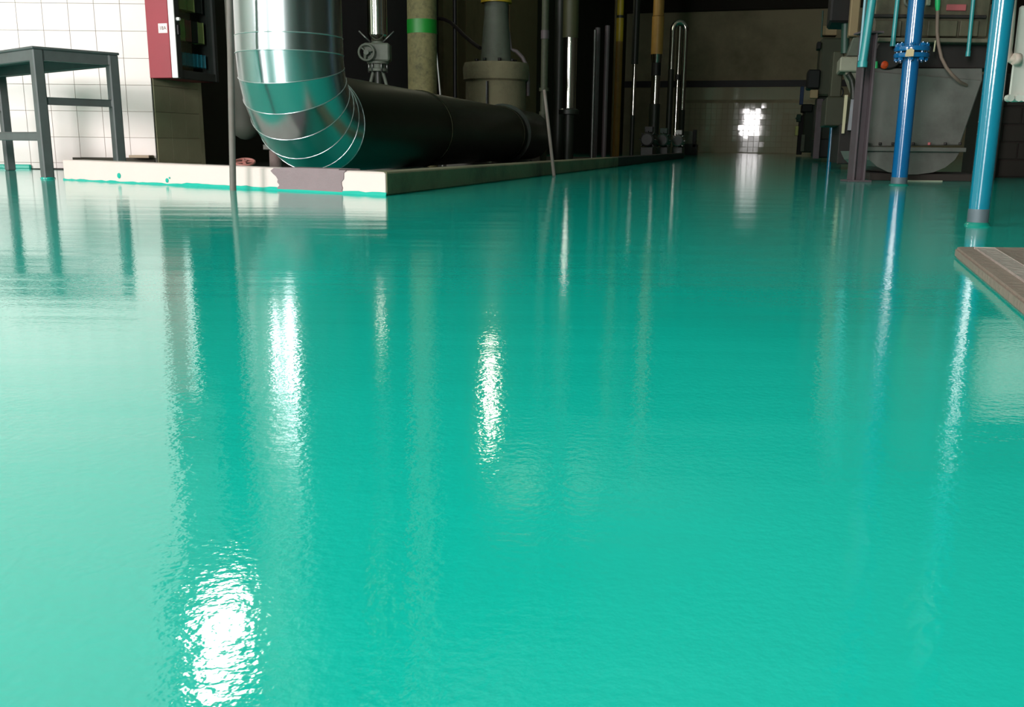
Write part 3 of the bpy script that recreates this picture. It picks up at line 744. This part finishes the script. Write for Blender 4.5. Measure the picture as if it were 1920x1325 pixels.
# motors at the end of the pit
def motor(px, D, w, label, material):
    b = vertical(px, 250, D); r = rad(w, D)
    t = thing('pump_motor', b + Z * PZ, label, 'motor', 'pump motors at the pit end')
    zc_ = .2 + r
    m = MB(); m.lathe(b + Z * zc_ - Q * .25, [(r * .5, -.02), (r * .9, 0), (r, .06), (r, .5), (r * .8, .55)], 24, axis=Q); m.build('casing', material, t)
    m = MB(); m.lathe(b + Z * zc_ - Q * .29, [(r * .75, 0), (r * .75, .02)], 20, axis=Q); m.build('end_shield', PIPEDARK, t)
    for k in range(8):
        a = k * math.pi / 4; dd = P * math.cos(a) + Z * math.sin(a)
        m = MB(); m.box(b + Z * zc_ + dd * (r + .012), Q, dd, dd.cross(Q), .4, .03, .012); m.build('cooling_fin', material, t)
    m = MB(); m.box(b + Z * .1 , P, Q, Z, r * 1.8, .5, .2 - PZ, .01); m.build('base', PIPEDARK, t)
    m = MB(); m.box(b + Z * (zc_ + r + .05), P, Q, Z, .14, .16, .1, .008); m.build('terminal_box', material, t)
motor(1217, 16.5, 26, 'dark finned motor, left of the motors before the far wall', DARKGREY)
motor(1245, 18.0, 24, 'dark green finned motor, middle of the motors before the far wall', GREENMACH)
motor(1273, 19.5, 22, 'grey finned motor, nearest to the far wall', DULLSTEEL)
D = 24.0; b = vertical(1290, 265, D)
t = thing('junction_box_stand', b + Z * 0, 'dark low stand with grey tray at the left foot of the far wall', 'stand')
m = MB(); m.pbox(1272, 270, 1306, 300, D, .4); m.build('base', BLACK, t)
m = MB(); m.pbox(1281, 246, 1299, 270, D + .05, .3); m.build('box', PUMPG, t)
m = MB(); m.pbox(1299, 243, 1305, 276, D, .3); m.build('upright', BLACK, t)
# leaning rod by the side kerb
p0 = fl(1039, 331); p1 = at(1021, 170, p0.y + .55)
m = MB(); m.tube([p0 + Z * .0, p1], .012, 10)
tag(m.build('leaning_rod', ROD, origin=p0), 'dark slanting rod leaning from the floor over the side kerb', 'rod')

# ================================================================== right side
def painted_pipe(name, base_px, w, top_px, material, label, foot=BAREBASE):
    b = fl(*base_px); D = b.y; r = rad(w, D)
    t = thing(name, b, label, 'pipe')
    m = MB(); m.tube([b + Z * .045, b + Z * CEIL], r, 32); m.build('pipe_run', material, t)
    m = MB(); m.lathe(b, [(r * 1.01, 0), (r * 1.02, .04), (r * 1.0, .046)], 32); m.build('foot', foot, t)
    m = MB(); m.lathe(b, [(r * 1.25, 0), (r * 1.2, .004), (r * 1.02, .009)], 28); m.build('coating_collar', mat('floor_coating', (8, 112, 98), .25), t)
    return t, b, r
painted_pipe('cyan_pipe', (1832, 422), 37 * 1.0, None, CYAN, 'thick glossy cyan pipe rising from the teal floor, nearest to the camera')
t, b, r = painted_pipe('blue_pipe', (1685, 347), 29, None, BLUE, 'glossy blue pipe with a bolted flange standing before the grey hopper')
D = b.y
zf = zz(1712, 97, D)
for s_, zc_ in ((0, zf + .014), (1, zf - .022)):
    m = MB(); m.lathe(b + Z * zc_, [(r * 1.05, -.013), (.095, -.013), (.098, 0), (.095, .011), (r * 1.05, .011)], 32); m.build('flange', BLUE, t)
for k in range(8):
    a = k * math.pi / 4 + .39; c = b + Vector((.078 * math.cos(a), .078 * math.sin(a), zf - .004))
    m = MB(); m.cyl(c - Z * .052, c + Z * .052, .007, n=8)
    for s_ in (-1, 1): m.cyl(c + Z * (s_ * .032), c + Z * (s_ * .046), .014, n=6)
    m.build('bolt', BLUE, t)
c = at(1706, 99, D - .108)
m = MB(); m.prism([c + Vector((-.024, 0, -.020)), c + Vector((.022, 0, -.018)), c + Vector((.023, 0, .016)), c + Vector((.008, 0, .026)), c + Vector((-.018, 0, .016))], Y0 * .004); m.build('paper_tag', TANPAPER, t)

# slab on the floor at the right
s0_ = fl(1789, 482); s1_ = fl(1921, 596); th = .02
dv = (s1_ - s0_).normalized()
far0 = Vector((s0_.x + .02, s0_.y + .02, 0))
back = Vector((s0_.x + .9, s0_.y + .0, 0))
poly = [s0_, s0_ + dv * .95, s0_ + dv * .95 + Vector((.9, 0, 0)), s0_ + Vector((.9, .0, 0)), s0_ + Vector((.012, .012, 0))]
m = MB(); m.prism(poly, Z * th); bmesh.ops.bevel(m.b, geom=m.b.edges[:], offset=.004, segments=2, affect='EDGES')
slab = tag(m.build('stone_slab', SLAB, origin=s0_), 'flat brownish slab lying on the floor at the right edge', 'slab')
nrm_ = Vector((-dv.y, dv.x, 0)); nrm_ = nrm_ if nrm_.x > 0 else -nrm_
m = MB(); m.box(s0_ + dv * .45 + nrm_ * .05 + Z * (th + .001), dv, nrm_, Z, .86, .035, .004, .001); m.build('worn_edge_strip', mat('pale_slab_edge', (150, 138, 130), .7, bump=.5), slab)

# cream switch box with bent conduit
D = 3.0
t = thing('switch_box', Vector((at(1935, 190, D).x, D + .15, 0)), 'cream switch box on a stand at the upper right edge', 'box')
bz0, bz1 = zz(1910, 189, D), zz(1910, 10, D)
bx0, bx1 = at(1891, 180, D).x, at(1891, 180, D).x + .42
f = [Vector((bx0, D, bz0)), Vector((bx1, D, bz0 + .02)), Vector((bx1, D, bz1)), Vector((bx0, D, bz1))]
m = MB(); m.hexa(f + [p + Vector((.055, .10, 0)) for p in f], .006); m.build('housing', CREAMBOX, t)
m = MB(); m.box(Vector((bx1 - .06, D + .1, bz0 / 2 + .01)), _R0, Y0, Z, .05, .05, bz0 + .02); m.build('stand', DARKGREY, t)
m = MB(); m.box(Vector((bx1 - .06, D + .1, .004)), _R0, Y0, Z, .2, .2, .008); m.build('foot_plate', DARKGREY, t)
for px in (1892, 1907, 1917):
    c = at(px, 184, D - .002); m = MB(); m.cyl(c + Vector((0, -.012, 0)), c + Vector((0, .01, 0)), .011, n=8); m.build('bolt', CREAMBOX, t)
r = .0145
x_ = at(1889, 80, D - .0).x
pts = [Vector((at(1897, 0, D).x, D, 2.0)), Vector((at(1897, 0, D).x, D, zz(1897, 0, D))), at(1890, 80, D), at(1888, 95, D), at(1890, 105, D), at(1897, 110, D), at(1908, 111, D - .02)]
m = MB(); m.tube(pts, r, 14); m.build('conduit', CONDUIT, t)
m = MB(); m.lathe(at(1906, 111, D - .02), [(.018, -.010), (.018, .010)], 8, axis=_R0); m.build('conduit_nut', CONDUIT, t)

# ---- near machine with the hopper
D = 6.35
mb = vertical(1730, 300, D); mb.z = 0
mach = thing('hopper_machine', mb + Y0 * .5, 'olive grey machine with a tapered sheet hopper behind the blue pipe', 'machine')
def px8(q4, D, dep):
    f = [at(x, y, D) for x, y in q4]; return f + [p + Q * dep for p in f]
m = MB(); m.pbox(1650, -260, 1870, 70, D - .02, .75, .01); bodyo = m.build('body', MACH, mach)
m = MB(); m.pbox(1646, 71, 1872, 79, D - .06, .8, .004); m.build('ledge', mat('ledge_paint', (98, 94, 78), .6), mach)
m = MB(); m.pbox(1650, 80, 1866, 127, D + .08, .65, .004); m.build('recess_panel', MACHDARK, mach)
for x0, x1 in ((1640, 1690), (1740, 1795), (1800, 1835)):
    m = MB(); m.pbox(x0, 38, x1, 68, D - .045, .03, .004); m.build('cover_plate', MACH, bodyo)
m = MB(); m.pbox(1620, 27, 1850, 33, D - .05, .04, .003); m.build('rib', MACHDARK, bodyo)
m = MB(); m.pbox(1775, 8, 1812, 20, D - .035, .02, .003); m.build('maroon_plate', MAROON, bodyo)
c = at(1705, 2, D - .04); m = MB(); m.torus(c, Y0, .028, .010, 20, 8); m.build('gauge_rim', PUMPG, bodyo)
m = MB(); m.pbox(1738, -8, 1746, 10, D - .06, .05, .004); m.build('grey_lug', MACHLIGHT, bodyo)
m = MB(); c = at(1668, 100, D - .02); m.lathe(c, [(.09, 0), (.1, .02), (.1, .2)], 24, axis=Y0); m.build('drum_end', MACHDARK, mach)
m = MB(); m.lathe(at(1660, 121, D - .03), [(.012, 0), (.026, .012), (.024, .06)], 14, axis=Y0); m.build('orange_cap', ORANGE, mach)
m = MB(); m.cyl(at(1643, 115, D - .03), at(1643, 128, D - .03), .010, n=10); m.build('green_cap', GREENTIP, mach)
m = MB(); m.hexa(px8([(1622, 275), (1800, 272), (1842, 150), (1622, 132)], D, .55), .006)
hop = m.build('hopper', HOPPER, mach)
m = MB(); m.hexa(px8([(1622, 150), (1842, 152), (1842, 128), (1622, 128)], D + .02, .5), .004); m.build('hopper_rim', HOPPER, mach)
m = MB(); m.pbox(1618, 276, 1812, 284, D - .04, .62, .003); m.build('hopper_flange', HOPPER, mach)
for px in (1626, 1650, 1674, 1712, 1742, 1772, 1800):
    c = at(px, 272, D - .025); m = MB(); m.cyl(c - Z * .0, c + Z * .018, .010, n=6); m.build('bolt', MAROON if px == 1742 else MACHDARK, mach)
prof = [(1624, 284), (1800, 284), (1790, 300), (1772, 314), (1750, 323), (1720, 327), (1690, 327), (1664, 322), (1644, 312), (1631, 300)]
m = MB(); m.prism([at(x, y, D) for x, y in prof], Y0 * .5); m.build('sump', HOPPER, mach)
m = MB(); m.pbox(1630, 326, 1838, 340, D + .02, .7, .004); m.build('base_plinth', BROWNBLOCK, mach)
for x in (1846, 1868):
    m = MB(); m.pbox(x, 79, x + 12, 346, D + .55, .1, .004); m.build('leg', MACHDARK, mach)
D = 7.25
m = MB(); m.pbox(1835, 138, 1990, 346, D, .5, .006)
# brown masonry block at the right
o = m; blk = o.build('masonry_block', BROWNBLOCK, origin=Vector((at(1920, 345, D).x, D + .2, 0)))
tag(blk, 'dark brown masonry block standing behind the cyan pipe', 'block')
bl0, bl1 = at(1835, 340, D), at(1990, 340, D)
bh = .13; bw = .26
for r_ in range(6):
    z0 = .006 + r_ * bh
    if z0 + bh > zz(1900, 138, D): break
    x = bl0.x + (0 if r_ % 2 else -bw / 2)
    while x < bl1.x - .02:
        xa, xb = max(x, bl0.x), min(x + bw, bl1.x)
        if xb - xa > .04:
            m = MB(); m.box(Vector(((xa + xb) / 2, D - .006, z0 + bh / 2)), _R0, Y0, Z, xb - xa - .012, .02, bh - .012, .003); m.build('brick', BROWNBLOCK, blk)
        x += bw
D = 6.35
# kerb line of white coating at the machine's foot
m = MB(); c0, c1 = at(1690, 340, D - .02), at(1765, 341, D - .02)
m.box(Vector(((c0.x + c1.x) / 2, D - .03, .003)), _R0, Y0, Z, c1.x - c0.x, .012, .006); m.build('sealant_line', mat('sealant', (140, 142, 122), .7), mach)

# post in front of the machine, purple grey H section
pb = fl(1606, 341); D2 = pb.y
t = thing('steel_post', pb, 'purplish grey steel post at the left corner of the hopper machine', 'post')
wp = .092; pb = pb + Vector((.012, 0, 0))
top = zz(1640, 62, D2)
m = MB(); m.box(pb + Vector((-wp * .36, .05, top / 2)), _R0, Y0, Z, .012, .11, top, .002); m.box(pb + Vector((wp * .36, .05, top / 2)), _R0, Y0, Z, .012, .11, top, .002)
m.box(pb + Vector((0, .05, top / 2)), _R0, Y0, Z, wp * .72, .012, top, .002); m.build('section', POST, t)
m = MB(); m.box(pb + Vector((0, .05, .006)), _R0, Y0, Z, .15, .15, .012, .002); m.build('base_plate', POST, t)
m = MB(); m.box(pb + Vector((0, .05, top + .005)), _R0, Y0, Z, .14, .14, .012, .002); m.build('head_plate', POST, t)

# thin teal and blue pipes hanging by the machine
def drop(px_top, px_bot, D, w, material, label, name='drop_pipe', tip=None):
    b = at(*px_bot, D); r = rad(w, D); tp = at(*px_top, D)
    t = thing(name, b, label, 'pipe', 'thin drop pipes by the hopper machine')
    m = MB(); m.tube([b, tp, tp + (tp - b).normalized() * .8], r, 14); m.build('pipe_run', material, t)
    m = MB(); m.lathe(b, [(r * 1.2, -.012), (r * 1.2, .02)], 12); m.build('end_nut', material, t)
drop((1683, 0), (1674, 83), D - .12, 8, TEALPIPE, 'thin teal drop pipe just left of the blue pipe')
drop((1825, 0), (1815, 102), D - .12, 7, TEALPIPE, 'thin teal drop pipe left of the thick cyan pipe')
drop((1635, 0), (1617, 122), 5.75, 15, TEALPIPE, 'teal drop pipe ending above the purplish post')
drop((1622, 0), (1612, 110), 5.85, 5, PALEBLUE, 'pale blue drop pipe beside the purplish post', 'drop_pipe')
# hose with green grip
hp = [(1759, -60), (1758, 0), (1758, 25), (1757, 60), (1760, 85), (1765, 108), (1774, 126), (1786, 141), (1800, 154), (1812, 160)]
t = thing('hose', at(1800, 154, D - .1), 'grey brown hose with a green grip hanging before the hopper', 'hose')
m = MB(); m.tube([at(x, y, D - .13 + .06 * max(0, i - 7)) for i, (x, y) in enumerate(hp)], rad(6, D), 10); m.build('tube', HOSE, t)
m = MB(); m.tube([at(1759, -30, D - .13), at(1758, 10, D - .13), at(1758, 20, D - .13)], [rad(9, D), rad(9, D), rad(6, D)], 12); m.build('grip', GREENTIP, t)
m = MB(); m.tube([at(1754, 76, D - .1), at(1751, 97, D - .1)], rad(3, D), 8)
tag(m.build('pale_pin', CREAM, origin=at(1751, 97, D - .1)), 'tiny pale pin hanging beside the brown hose', 'pin')

# ---- middle machine (D ~ 9.5)
D = 9.4; mb = vertical(1580, 300, D); mb.z = 0
t = thing('grey_compressor', mb + Y0 * .4, 'dark compressor with light grey housings left of the purplish post', 'machine')
m = MB(); m.pbox(1572, 232, 1640, 308, D + .05, 1.2, .01); m.build('bed', MACHDARK, t)
m = MB(); m.pbox(1548, 182, 1640, 236, D + .25, .9, .01); m.build('crankcase', mat('dark_olive_casting', (52, 54, 40), .6), t)
m = MB(); m.pbox(1575, 106, 1616, 134, D - .1, .5, .012); m.build('housing', MACHLIGHT, t)
m = MB(); m.hexa(px8([(1588, 105), (1616, 105), (1616, 70), (1600, 70)], D - .05, .4), .006); m.build('upper_housing', PUMPG, t)
m = MB(); m.hexa(px8([(1601, 180), (1608, 180), (1614, 134), (1584, 134)], D - .02, .3), .006); m.build('tapered_foot', MACHLIGHT, t)
m = MB(); m.tube([at(1590, 138, D - .06), at(1597, 150, D - .06), at(1600, 166, D - .06), at(1600, 185, D - .06)], rad(11, D), 14); m.build('elbow_pipe', PIPEDARK, t)
m = MB(); m.hexa(px8([(1578, 250), (1583, 250), (1590, 178), (1584, 178)], D - .08, .04)); m.build('cream_bar', CREAM, t)
m = MB(); m.hexa(px8([(1589, 244), (1600, 244), (1606, 186), (1596, 186)], D - .06, .05)); m.build('grey_plate', mat('pale_lilac_plate', (150, 150, 156), .5), t)
m = MB(); m.pbox(1602, -200, 1620, 68, D, .2, .01); m.build('column', BEIGE, t)
m = MB(); m.pbox(1562, -120, 1602, 42, D + .2, .6, .02); m.build('motor_box', BLACK, t)
m = MB(); m.cyl(at(1584, 100, D + .3), at(1586, 25, D + .3), rad(15, D), n=18); m.build('shaft_housing', GREENMACH, t)
m = MB(); m.pbox(1560, 96, 1580, 182, D + .35, .4, .01); m.build('cylinder_block', mat('dark_olive_casting2', (58, 60, 44), .6), t)
pb = fl(1554, 311); m_ = thing('thin_blue_pipe', pb, 'thin dark blue pipe with a valve on it, farthest of the blue pipes', 'pipe')
m = MB(); m.tube([pb, pb + Z * (zz(1566, 130, pb.y))], rad(8, pb.y), 14); m.build('pipe_run', mat('deep_blue_pipe', (10, 86, 116), .25, coat=.4), m_)
zc_ = zz(1564, 174, pb.y)
m = MB(); m.lathe(pb + Z * zc_, [(.05, -.05), (.06, -.03), (.06, .03), (.05, .05)], 16); m.build('valve_body', mat('navy_valve', (16, 56, 84), .4), m_)
m = MB(); m.torus(pb + Z * zc_ - Y0 * .11, Y0, .06, .010, 20, 6); m.cyl(pb + Z * zc_ - Y0 * .12, pb + Z * zc_, .015, n=8); m.build('handwheel', BLACK, m_)
# ---- next machine (D ~ 15)
D = 15.0; mb = vertical(1545, 300, D); mb.z = 0
t = thing('olive_compressor', mb + Y0 * .4, 'tall dark olive compressor, second beyond the purplish post', 'machine')
m = MB(); m.pbox(1536, 70, 1580, 180, D, .9, .03); m.build('body', mat('deep_olive', (62, 64, 50), .5), t)
m = MB(); m.pbox(1532, 78, 1540, 92, D - .05, .3, .01); m.build('bracket', BLACK, t)
m = MB(); m.pbox(1514, 130, 1538, 166, D - .1, .6, .02); m.build('side_box', BLACK, t)
m = MB(); m.pbox(1530, 180, 1580, 262, D + .1, .9, .02); m.build('lower_casing', PIPEDARK, t)
m = MB(); m.pbox(1526, 260, 1580, 296, D, 1.0, .02); m.build('bed', BLACK, t)
m = MB(); m.pbox(1528, 185, 1540, 298, D - .15, .12, .01); m.build('front_leg', POST, t)
m = MB(); m.pbox(1519, 168, 1534, 184, D - .12, .2, .01); m.build('cream_box', BEIGE, t)
m = MB(); m.cyl(at(1543, 20, D), at(1540, 70, D), rad(3, D), n=8); m.build('thin_stem', GREENMACH, t)
m = MB(); m.pbox(1541, 48, 1570, 66, D + .1, .3, .01); m.build('pale_cover', BEIGE, t)
# ---- far machine (D ~ 24)
D = 24.0; mb = vertical(1512, 290, D); mb.z = 0
t = thing('dark_green_compressor', mb + Y0 * .4, 'dark green low compressor on the right before the far wall', 'machine')
m = MB(); m.pbox(1506, 196, 1545, 286, D, 1.5, .03); m.build('body', mat('green_black', (34, 44, 32), .5), t)
m = MB(); m.pbox(1500, 162, 1507, 196, D - .1, .2, .01); m.build('blue_plate', mat('slate_blue_plate', (60, 76, 110), .4), t)
m = MB(); m.pbox(1503, 195, 1524, 210, D - .1, .8, .02); m.build('head', BLACK, t)
m = MB(); m.pbox(1494, 214, 1502, 228, D, .4, .01); m.pbox(1492, 220, 1497, 223, D - .1, .3, .005); m.build('side_valve', GREENMACH, t)
m = MB(); m.pbox(1491, 236, 1497, 254, D, .4, .01); m.build('lower_valve', OLIVE, t)
m = MB(); m.pbox(1502, 252, 1509, 284, D - .15, .2, .01); m.build('green_cover', PUMPG, t)
m = MB(); m.pbox(1496, 216, 1506, 290, D + .2, .3, .01); m.build('frame', BLACK, t)
